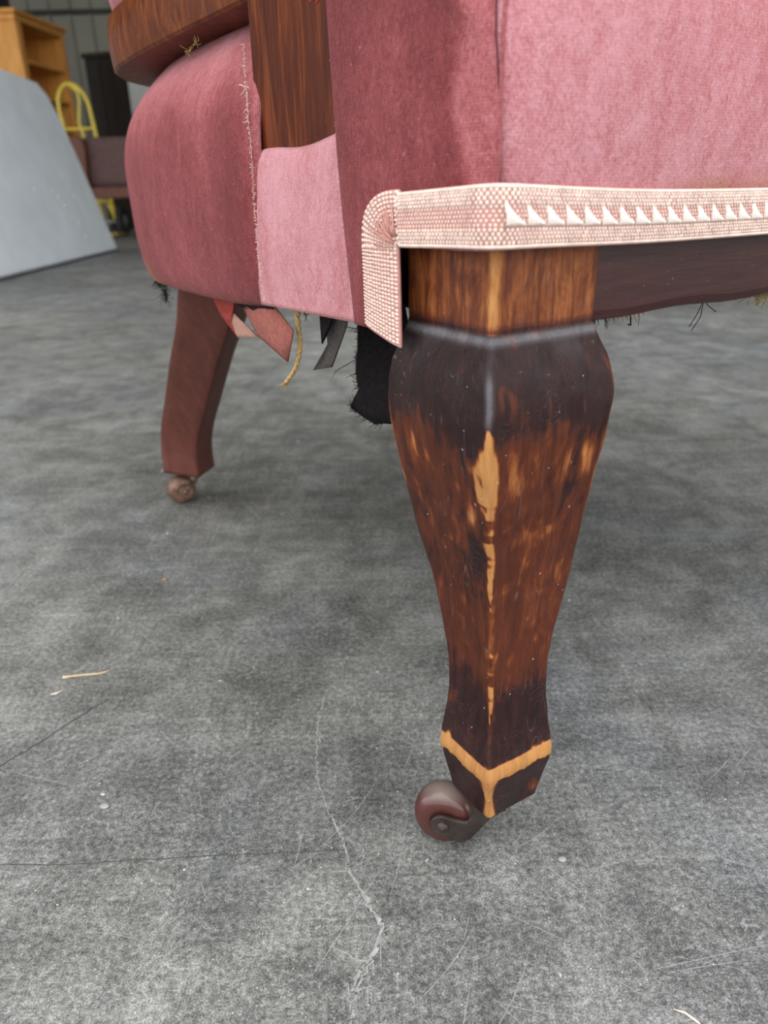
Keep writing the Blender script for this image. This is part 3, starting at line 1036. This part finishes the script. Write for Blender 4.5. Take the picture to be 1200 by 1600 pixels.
def braid_pos(s, t, lift=0):
    q, z = braid_qz(s, t)
    p, n = unrolled(q)
    bulge = .0009 * (1 - (2 * t - 1)**4)
    sink = -.0026 * max(0, min(1, (q - .012) / .025))
    if z > .288: bulge += .0008 * min(1, (z - .288) / .01) if q < .02 else .0008 * max(0, min(1, (z - .288) / .01)) * (1 - min(1, (q - .02) / .03))
    p = p + n * (bulge + lift - sink)
    return np.array([p[0], p[1], z])
ns, nt = 420, 9
sg = np.concatenate([np.linspace(0, LF - .05, 150), np.linspace(LF - .049, LT, 270)])
V = [braid_pos(s, t) for s in sg for t in np.linspace(0, 1, nt)]
braid = mesh('gimp_braid', V, gridfaces(ns, nt), M['braid_base'], chair, label='pale pink woven gimp braid edging folded down at the corner')
solidify(braid, .0012, 0)

# knitted stitches of the braid: raised loops in rows
rows = [(.035, .9), (.10, .8), (.17, .75), (.235, .75), (.30, .8), (.72, .75), (.785, .75), (.85, .8), (.91, .75), (.965, .9)]
rows_v = [(k + .5) / 12 for k in range(12)]
V, F = [], []
def stitch(s, t, ls, lt, hgt, slant=0.0):
    b = len(V)
    K = 6
    for ring, (sc, hh) in enumerate(((1.0, .0002), (.62, .75 * hgt))):
        for k in range(K):
            a = 2 * math.pi * k / K
            ds, dt = ls * .5 * sc * math.cos(a), lt * .5 * sc * math.sin(a)
            V.append(braid_pos(min(LT, max(0, s + ds + slant * dt * BW)), min(1.02, max(-.02, t + dt)), .0006 + hh))
    V.append(braid_pos(min(LT, s), min(1, max(0, t)), .0006 + hgt))
    for k in range(K):
        k2 = (k + 1) % K
        F.append((b + k, b + k2, b + K + k2, b + K + k))
        F.append((b + K + k, b + K + k2, b + 2 * K))
pitch = .00150
s = .002
col_i = 0
while s < LT - .0005:
    fold = s > LF + Q1
    if not fold:
        for r, (t, wd) in enumerate(rows):
            edge = r in (0, len(rows) - 1)
            if edge:
                stitch(s, t, pitch * 1.25, .075, .0009, .6)
                stitch(s + pitch * .5, t, pitch * 1.25, .075, .0009, .6)
            else:
                stitch(s + (pitch * .5 if r % 2 else 0) + rng.normal(0, .00008), t, pitch * .72, .085, .0007 + .0002 * rng.random())
        for t in (.38, .45, .52, .59, .66):
            stitch(s + pitch * .5 * (int(t * 100) % 2) + rng.normal(0, .0001), t, pitch * .62, .060, .0004)
    else:
        for t in rows_v:
            stitch(s + rng.normal(0, .0001), t, pitch * .78, .074, .0008)
    s += pitch
o = mesh('braid_stitches', V, F, M['braid_thread'], braid, label='cream knitted loops of the braid')
o['kind'] = 'stuff'
# slanted white triangles woven into the middle of the braid, one by one
def motif_mesh():
    V, F = [], []
    n = 7
    for k in range(n):
        a = k / (n - 1)
        x0 = -.0034 + .0060 * a
        top = .0036 - .0054 * a
        pts = [(x0, -.0012, -.0026), (x0 - .0002, -.0019, -.0020), (x0 - .0006, -.0020, (top - .0026) / 2), (x0 - .0010, -.0014, top)]
        v, f = tube_vf(pts, .00064, 5, len(V))
        V += v; F += f
    return V, F
mv, mf = motif_mesh()
first = None
q = .006
while q < W - .008:
    x, y, z = braid_pos(LF - q, .515)
    if first is None:
        first = mesh('woven_triangle', mv, mf, M['braid_white'], braid, loc=(x, y + .0009, z))
    else:
        c = first.copy(); COL.objects.link(c); c.parent = braid; c.location = (x, y + .0009, z)
    q += .0083
# gathered broken threads at the fold
L = []
for k in range(26):
    a = rng.uniform(.1, 1.45)
    s0 = LF + Q1 + a / (math.pi / 2) * .022
    t0 = rng.uniform(.02, .25)
    L.append(([braid_pos(s0, t0, .0008), braid_pos(s0 + rng.normal(0, .001), t0 + .15, .0022), braid_pos(s0 + rng.normal(0, .001), min(1, t0 + rng.uniform(.3, .6)), .0010)], .00035))
tubes('broken_threads', L, M['braid_base'], braid, 4)

# ---------------------------------------------------------------- torn upholstery hanging below
def cloth(name, pts, mat, label, bend=.004, t=.0009, seed=0, parent=chair):
    """polygon (x,y,z) triangulated as a fan from its centre with inner ring so it can curl a little"""
    P = np.array(pts, float)
    c = P.mean(0)
    r2 = np.random.default_rng(seed)
    V = [c + [bend, 0, 0]]
    n = len(P)
    for sc in (.35, .7, 1.0):
        for p in P:
            q = c + (p - c) * sc
            q = q + [bend * (1 - sc**2) + r2.normal(0, .0006), 0, 0]
            V.append(q)
    F = [(0, 1 + k, 1 + (k + 1) % n) for k in range(n)]
    for r in range(2):
        for k in range(n):
            k2 = (k + 1) % n
            a, b = 1 + r * n, 1 + (r + 1) * n
            F.append((a + k, b + k, b + k2, a + k2))
    o = mesh(name, V, F, mat, parent, label=label)
    solidify(o, t)
    return o

cloth('velvet_scrap', [(.014, .3058, .2480), (.012, .2509, .2480), (.012, .2613, .229), (.012, .2522, .2202), (.013, .2794, .2297)], M['red_lining'], 'red underside of torn velvet scrap', .003, seed=1)
cloth('velvet_scrap', [(.008, .2381, .2460), (.006, .182, .2470), (.006, .1612, .2365), (.006, .17, .2192), (.007, .2099, .2274)], M['lining'], 'dusty pink torn velvet scrap hanging down', -.003, seed=2)
cloth('velvet_scrap', [(.010, .2496, .2351), (.008, .2174, .2255), (.009, .2461, .2213), (.0105, .2565, .2285)], M['lining_pale'], 'pale folded corner of the torn scrap', .001, seed=3)
cloth('webbing_strip', [(.012, .1382, .2500), (.012, .114, .2510), (.012, .1161, .2432), (.012, .1356, .2212), (.012, .151, .2172), (.012, .1377, .2323)], M['dark_tape'], 'charcoal webbing strip hanging loose', .003, seed=4)
cloth('webbing_strip', [(.009, .1382, .2490), (.009, .1250, .2490), (.010, .1290, .2440), (.010, .1370, .2330)], M['black_cloth'], None, .002, seed=5)
flap = cloth('dust_cover_flap', [(.06, .1828, .2560), (.06, .1401, .2560), (.06, .1300, .2197), (.06, .1310, .1835), (.06, .1611, .1773), (.06, .1717, .1748), (.06, .1877, .1767), (.06, .1991, .1791), (.06, .1848, .1877), (.06, .1887, .1956), (.06, .1918, .2047), (.06, .1873, .2169)], M['black_cloth'], 'torn black dustcover cloth hanging behind the front leg', -.006, seed=6)
fray('fringe', [(.06, .186, .240), (.06, .1873, .2169), (.06, .1918, .2047), (.06, .1887, .1956), (.06, .1848, .1877), (.06, .1991, .1791), (.06, .1877, .1767), (.06, .1717, .1748), (.06, .1611, .1773)],
     150, .0055, M['black_cloth'], .00022, flap, .8, (0, .9, -.3))
fray('fringe', [(.058, .184, .236), (.058, .186, .20)], 5, .018, M['black_cloth'], .0003, flap, .5, (0, 1, -.6))
# black fluff along the seat bottom
fray('black_fluff', [(.008, .402, .2430), (.008, .372, .2430)], 90, .006, M['black_cloth'], .0002, chair, .9, (0, 0, -.9), 'black fluff of torn dustcover cloth under the seat edge')
fray('black_fluff', [(.010, .388, .2375), (.010, .380, .2300)], 70, .006, M['black_cloth'], .0002, chair, 1, (0, .2, -.5))
fray('black_fluff', [(.010, .392, .2400), (.010, .380, .2330)], 7, .013, M['black_cloth'], .0002, chair, .7, (0, .1, -.6))
fray('black_fluff', [(.012, .372, .2440), (.012, .310, .2450)], 80, .005, M['black_cloth'], .0003, chair, .9, (0, 0, -.6))
cloth('dust_cover_scrap', [(.006, .262, .2480), (.005, .176, .2480), (.005, .196, .2390), (.005, .214, .2405), (.006, .236, .2425)], M['black_cloth'], None, .001, seed=8)
fray('black_fluff', [(.010, .168, .2500), (.010, .142, .2500)], 50, .007, M['black_cloth'], .0003, chair, .9, (0, 0, -.7))
fray('black_fluff', [(.052, .012, .2562), (.072, .012, .2562)], 70, .006, M['black_cloth'], .0002, chair, .8, (0, 0, -.8))
fray('straw_tuft', [(.078, .014, .2560), (.092, .014, .2560)], 34, .006, M['straw'], .0003, chair, .9, (.6, 0, -.4), 'golden straw stuffing poking out under the rail')
fray('straw_tuft', [(.170, .014, .2552), (.186, .014, .2552)], 60, .008, M['straw'], .0003, chair, .9, (.1, 0, -.8))
for pts, r in [([(.127, .010, .2560), (.124, .010, .2505), (.1195, .010, .2455)], .00022), ([(.127, .010, .2560), (.1265, .010, .249), (.1215, .010, .2435)], .00022),
               ([(.127, .010, .2560), (.131, .010, .2530), (.137, .010, .2500)], .0002), ([(.0795, .010, .2565), (.081, .010, .2530), (.0815, .010, .2500), (.0800, .010, .2505)], .0004)]:
    tube('loose_thread', pts, r, M['black_cloth'], chair, 4)
# golden twisted cord
base = np.array([(.012, .1688, .2500), (.012, .1678, .2374), (.012, .167, .2274), (.012, .1743, .2142), (.012, .188, .2035)])
cp = catmull(np.linspace(0, 4, 60), np.c_[np.arange(5), base])
L = []
for ph in (0, math.pi):
    pts = []
    for k, p in enumerate(cp):
        a = k * .75 + ph
        pts.append(p + np.array([math.cos(a) * .0007, math.sin(a) * .0007, 0]))
    L.append((pts, .0009))
cord = tubes('twisted_cord', L, M['gold'], chair, 6, label='golden twisted cord dangling under the seat')
fray('cord_end', [cp[-3], cp[-1]], 24, .007, M['gold'], .0003, cord, .25, (0, .8, -.8), None, .12)
# frays on the velvet edges by the post
pathC = [(-.001, .1790, .365), (-.002, .1785, .34), (-.002, .1775, .322), (-.004, .1750, .30), (-.005, .173, .27), (-.004, .172, .252)]
fray('frayed_edge', pathC, 420, .0013, M['white_thread'], .00018, chair, 1, (-.4, -.3, 0), 'pale frayed velvet edge')
fray('frayed_edge', [(-.001, .1800, .350), (0, .1805, .335)], 9, .005, M['white_thread'], .0003, chair, .8, (-.3, .3, -.3))
fray('frayed_edge', [(-.004, .0915, .37), (-.005, .089, .325), (-.005, .0855, .29), (-.004, .0815, .253)], 420, .0012, M['white_thread'], .00017, chair, 1, (-.3, .4, 0))
fray('straw_tuft', [(.010, .262, .3800), (.012, .290, .3770)], 26, .005, M['straw'], .0003, chair, 1, (-.5, 0, .1))
fray('red_thread', [(-.006, .0975, .3700), (-.006, .0920, .3695)], 60, .005, M['red_thread'], .0005, chair, 1, (0, 0, .2), 'bright red loose thread')

# ================================================================== SMALL THINGS ON THE FLOOR
def lying(name, pts, r, mat, label, cat, group=None):
    c = np.mean(pts, axis=0)
    P = [(p[0] - c[0], p[1] - c[1], p[2]) for p in pts]
    o = tube(name, P, r, mat, None, 6, loc=(c[0], c[1], 0))
    return tag(o, label, cat, group)
lying('wood_splinter', [(-.2225, .4200, .0011), (-.217, .4215, .0011), (-.206, .4232, .0010), (-.199, .4240, .0009), (-.193, .4275, .0008)], [.0013, .0007, .0008, .0006, .0007], M['splinter'], 'pale straw coloured splinter lying left on the concrete', 'splinter')
lying('paper_curl', [(-.2235, .4020, .0007), (-.2205, .4030, .0007), (-.2170, .4065, .0007)], [.0004, .0007, .0004], M['white_thread'], 'small white curl beside the straw splinter', 'shaving')
lying('wood_shaving', [(.1105, .1895, .0006), (.1145, .1880, .0006), (.1175, .1850, .0006), (.1190, .1830, .0006)], [.0002, .0005, .0005, .0002], M['white_thread'], 'thin pale shaving on the floor below the front leg, nearest the viewer', 'shaving')
def pebble(loc, s, mat, label, seed):
    r2 = np.random.default_rng(seed)
    V, F = [], []
    nu, nv = 9, 6
    for i in range(nu):
        for j in range(nv):
            a, b = 2 * math.pi * i / nu, math.pi * j / (nv - 1)
            k = 1 + r2.normal(0, .10)
            V.append((s * k * math.sin(b) * math.cos(a), s * .8 * k * math.sin(b) * math.sin(a), s * .35 * (1 - math.cos(b))))
    return tag(mesh('concrete_chip', V, gridfaces(nu, nv, True), mat, None, loc=(loc[0], loc[1], 0)), label, 'chip')
pebble((-.154, .303, 0), .0028, M['crack'], 'flat pale chip left of the front castor', 1)
pebble((-.158, .312, 0), .0015, M['grit'], 'tiny white chip behind the flat pale chip', 2)
pebble((.083, .262, 0), .0022, M['crack'], 'pale chip right of the front castor', 3)
pebble((-.19, .56, 0), .0022, M['straw'], 'rust brown crumb before the rear castor', 4)

# ================================================================== BACKGROUND
# ---- pale grey board leaning at the left
bd = empty('leaning_board', (-1.64, 4.0, 0))
tag(bd, 'large pale grey board leaning sideways at the left edge', 'board')
B0, B1 = np.array([-1.545, 2.55]), np.array([-1.700, 5.117])
lean = np.array([-.265, -.010])
Htop = .93
V = []
outl = [(0, 0), (1, 0), (.997, .06), (.992, .62), (.982, .84), (.962, .95), (.925, 1.0), (0, 1.0)]
def bpt(a, h, off):
    p = B0 + (B1 - B0) * a + lean * h
    return (p[0] + 1.64 - .095 * off, p[1] - 4.0, h * Htop + .012 - .03 * off * h)
V = [bpt(a, h, 0) for a, h in outl] + [bpt(a, h, 1) for a, h in outl]
k = len(outl)
F = [tuple(range(k)), tuple(range(2 * k - 1, k - 1, -1))] + [(i, i + k, (i + 1) % k + k, (i + 1) % k) for i in range(k)]
o = mesh('sheet', V, F, M['board'], bd, smooth=False); bevel(o, .012, 3)
V = [bpt(a, 0, b) for a, b in ((0, -.05), (1, -.05), (1, 1.02), (0, 1.02))]
V = [(x, y, z0) for z0 in (0, .014) for x, y, z in V]
mesh('bottom_edge', V, [(0, 1, 2, 3), (7, 6, 5, 4), (0, 4, 5, 1), (1, 5, 6, 2), (2, 6, 7, 3), (3, 7, 4, 0)], M['board_edge'], bd, smooth=False)
for (a, h) in [(.62, .62), (.66, .60), (.80, .45), (.76, .42), (.70, .36), (.72, .33), (.74, .28), (.75, .22), (.775, .18), (.785, .10), (.90, .05), (.96, .55), (.86, .70), (.58, .40), (.60, .37), (.83, .33)]:
    p = np.array(bpt(a, h, 0)); d = np.array(bpt(a + .006, h + rng.uniform(.005, .03), 0)) - p
    tube('surface_nick', [p + [.002, 0, 0], p + d * .5 + [.003, 0, 0], p + d + [.002, 0, 0]], [.001, .006, .001], M['pale_panel'], bd, 5)

# ---- pine bookcase, open front to the right
bc_c = np.array([-3.085, 7.5]); far = np.array([-2.99, 8.32])
bang = math.atan2(-(far - bc_c)[0], (far - bc_c)[1])
bc = empty('pine_bookcase', (bc_c[0], bc_c[1], 0), bang)
tag(bc, 'tall orange pine bookcase with open shelves beyond the board', 'bookcase')
BWid, BD, BH = .83, .42, 1.83
box('side_panel', (-BD, 0, 0, .028, 0, BH - .03), M['pine'], bc, .003)
box('side_panel', (-BD, 0, BWid - .028, BWid, 0, BH - .03), M['pine'], bc, .003)
for k in range(8):
    y0 = .028 + k * (BWid - .056) / 8
    box('back_plank', (-BD, -BD + .012, y0 + .001, y0 + (BWid - .056) / 8 - .002, .05, BH - .04), M['pine'], bc, .002)
box('cornice', (-BD - .03, .045, -.04, BWid + .04, BH - .035, BH), M['pine'], bc, .010)
box('cornice_moulding', (-BD - .01, .022, -.018, BWid + .018, BH - .085, BH - .035), M['pine'], bc, .010)
for z in (.08, .40, .70, .95, 1.20, 1.47):
    box('shelf', (-BD + .012, -.008, .028, BWid - .028, z - .022, z), M['pine'], bc, .003)
box('plinth', (-BD, 0, .028, BWid - .028, 0, .06), M['pine'], bc, .003)
box('face_stile', (-.001, .016, 0, .085, 0, BH - .085), M['pine'], bc, .003)
box('face_stile', (-.001, .016, BWid - .04, BWid, 0, BH - .085), M['pine'], bc, .003)
o = box('black_case', (-.17, .17, -.13, .13, 0, .14), M['black_box'], None, .012)
o.location = (-3.36, 7.62, BH)
tag(o, 'black case on top of the pine bookcase', 'case')

# ---- yellow hand truck
ht = empty('hand_truck', (-2.53, 7.32, 0))
tag(ht, 'yellow tubular hand truck with looped handle and black wheels', 'hand truck')
def hp(px, h, dy=0):       # truck frame leans to the left and away
    return (px - .13 * h, .12 * h + dy, h)
def arc_pts(half, h0, h1, n=14):
    pts = [hp(-half, .14), hp(-half, .6), hp(-half, h0)]
    for k in range(1, n):
        a = math.pi * k / n
        pts.append(hp(-half * math.cos(a), h0 + (h1 - h0) * math.sin(a)))
    return pts + [hp(half, h0), hp(half, .6), hp(half, .14)]
tube('frame_tube', arc_pts(.135, 1.06, 1.255), .017, M['yellow'], ht, 10)
tube('inner_rail', [hp(.02, .14), hp(.02, .85), hp(.01, .95), hp(.06, 1.12), hp(.06, 1.20), hp(.0, 1.25)], .013, M['yellow'], ht, 8)
for h in (.30, .56, .90):
    tube('crossbar', [hp(-.135, h), hp(.135, h)], .013, M['yellow'], ht, 8)
box('toe_plate', (-.20, .20, -.26, .02, .02, .03), M['yellow'], ht, .003)
tube('wheel_bracket', [hp(.10, .28), (.10, .06, .125)], .013, M['yellow'], ht, 8)
tube('wheel_bracket', [hp(-.10, .28), (-.10, .06, .125)], .013, M['yellow'], ht, 8)
for x in (-.16, .16):
    v, f = lathe_vf([(.06, -.03), (.10, -.036), (.118, -.03), (.125, 0), (.118, .03), (.10, .036), (.06, .03)], 32, 'X', (x, .06, .125))
    wl_ = mesh('wheel', v, f, M['tyre'], ht)
    v, f = lathe_vf([(.012, -.040), (.03, -.040), (.035, -.032), (.062, -.030), (.062, .030), (.035, .032), (.03, .040), (.012, .040)], 24, 'X', (x, .06, .125))
    mesh('wheel_rim', v, f, M['rim'], wl_)
tube('axle', [(-.2, .06, .125), (.2, .06, .125)], .010, M['rim'], ht, 8)

# ---- brown upholstered chair in front of the truck
ch = empty('brown_armchair', (-1.96, 6.55, 0), math.radians(-6))
tag(ch, 'brown upholstered armchair with wooden frame behind the pink chair', 'armchair')
def cushion(name, b, mat, bev):
    o = box(name, b, mat, ch, bev)
    o.modifiers['bevel'].segments = 5
    return o
cushion('side_upholstery', (-.33, .42, -.27, -.08, .39, .755), M['brown_fabric'], .07)
cushion('side_upholstery', (-.33, .42, .20, .36, .39, .755), M['brown_fabric'], .07)
cushion('seat', (-.34, .36, -.10, .22, .36, .50), M['brown_fabric'], .04)
cushion('backrest', (.30, .46, -.26, .35, .40, .76), M['brown_fabric'], .07)
for sx in (-1, 1):
    out = [(-.035, .0), (.03, .0), (.035, .30), (.05, .52), (.06, .66), (.05, .735), (.0, .755), (-.06, .735), (-.065, .68), (-.045, .52), (-.04, .30)]
    v, f = prism([(x + sx * .275, z) for x, z in out], -.335, -.27)
    o = mesh('arm_front', v, f, M['brown_wood'], ch, smooth=False); bevel(o, .01, 3)
    box('rear_leg', (sx * .15 - .025, sx * .15 + .025, .28, .33, 0, .40), M['brown_wood'], ch, .006)
box('seat_rail', (-.24, .24, -.30, -.26, .32, .40), M['brown_wood'], ch, .006)

# ---- dark wardrobe and pale panel
wd = empty('dark_wardrobe', (-2.86, 9.0, 0), math.radians(-14))
tag(wd, 'tall dark brown wardrobe standing by the back wall', 'wardrobe')
box('body', (-.20, .16, 0, .20, .06, 1.70), M['dark_cab'], wd, .006)
box('door', (-.19, -.025, -.022, 0, .10, 1.66), M['dark_cab'], wd, .004)
box('door', (-.015, .15, -.022, 0, .10, 1.66), M['dark_cab'], wd, .004)
box('top_moulding', (-.22, .18, -.035, .21, 1.68, 1.73), M['dark_cab'], wd, .008)
box('plinth', (-.19, .15, .01, .19, 0, .06), M['dark_cab'], wd, .004)
pp = empty('white_panel', (-2.70, 10.0, 0), math.radians(-10))
tag(pp, 'off white panel leaning near the back wall', 'panel')
box('sheet', (-.5, .9, 0, .03, .0, 1.85), M['pale_panel'], pp, .004)
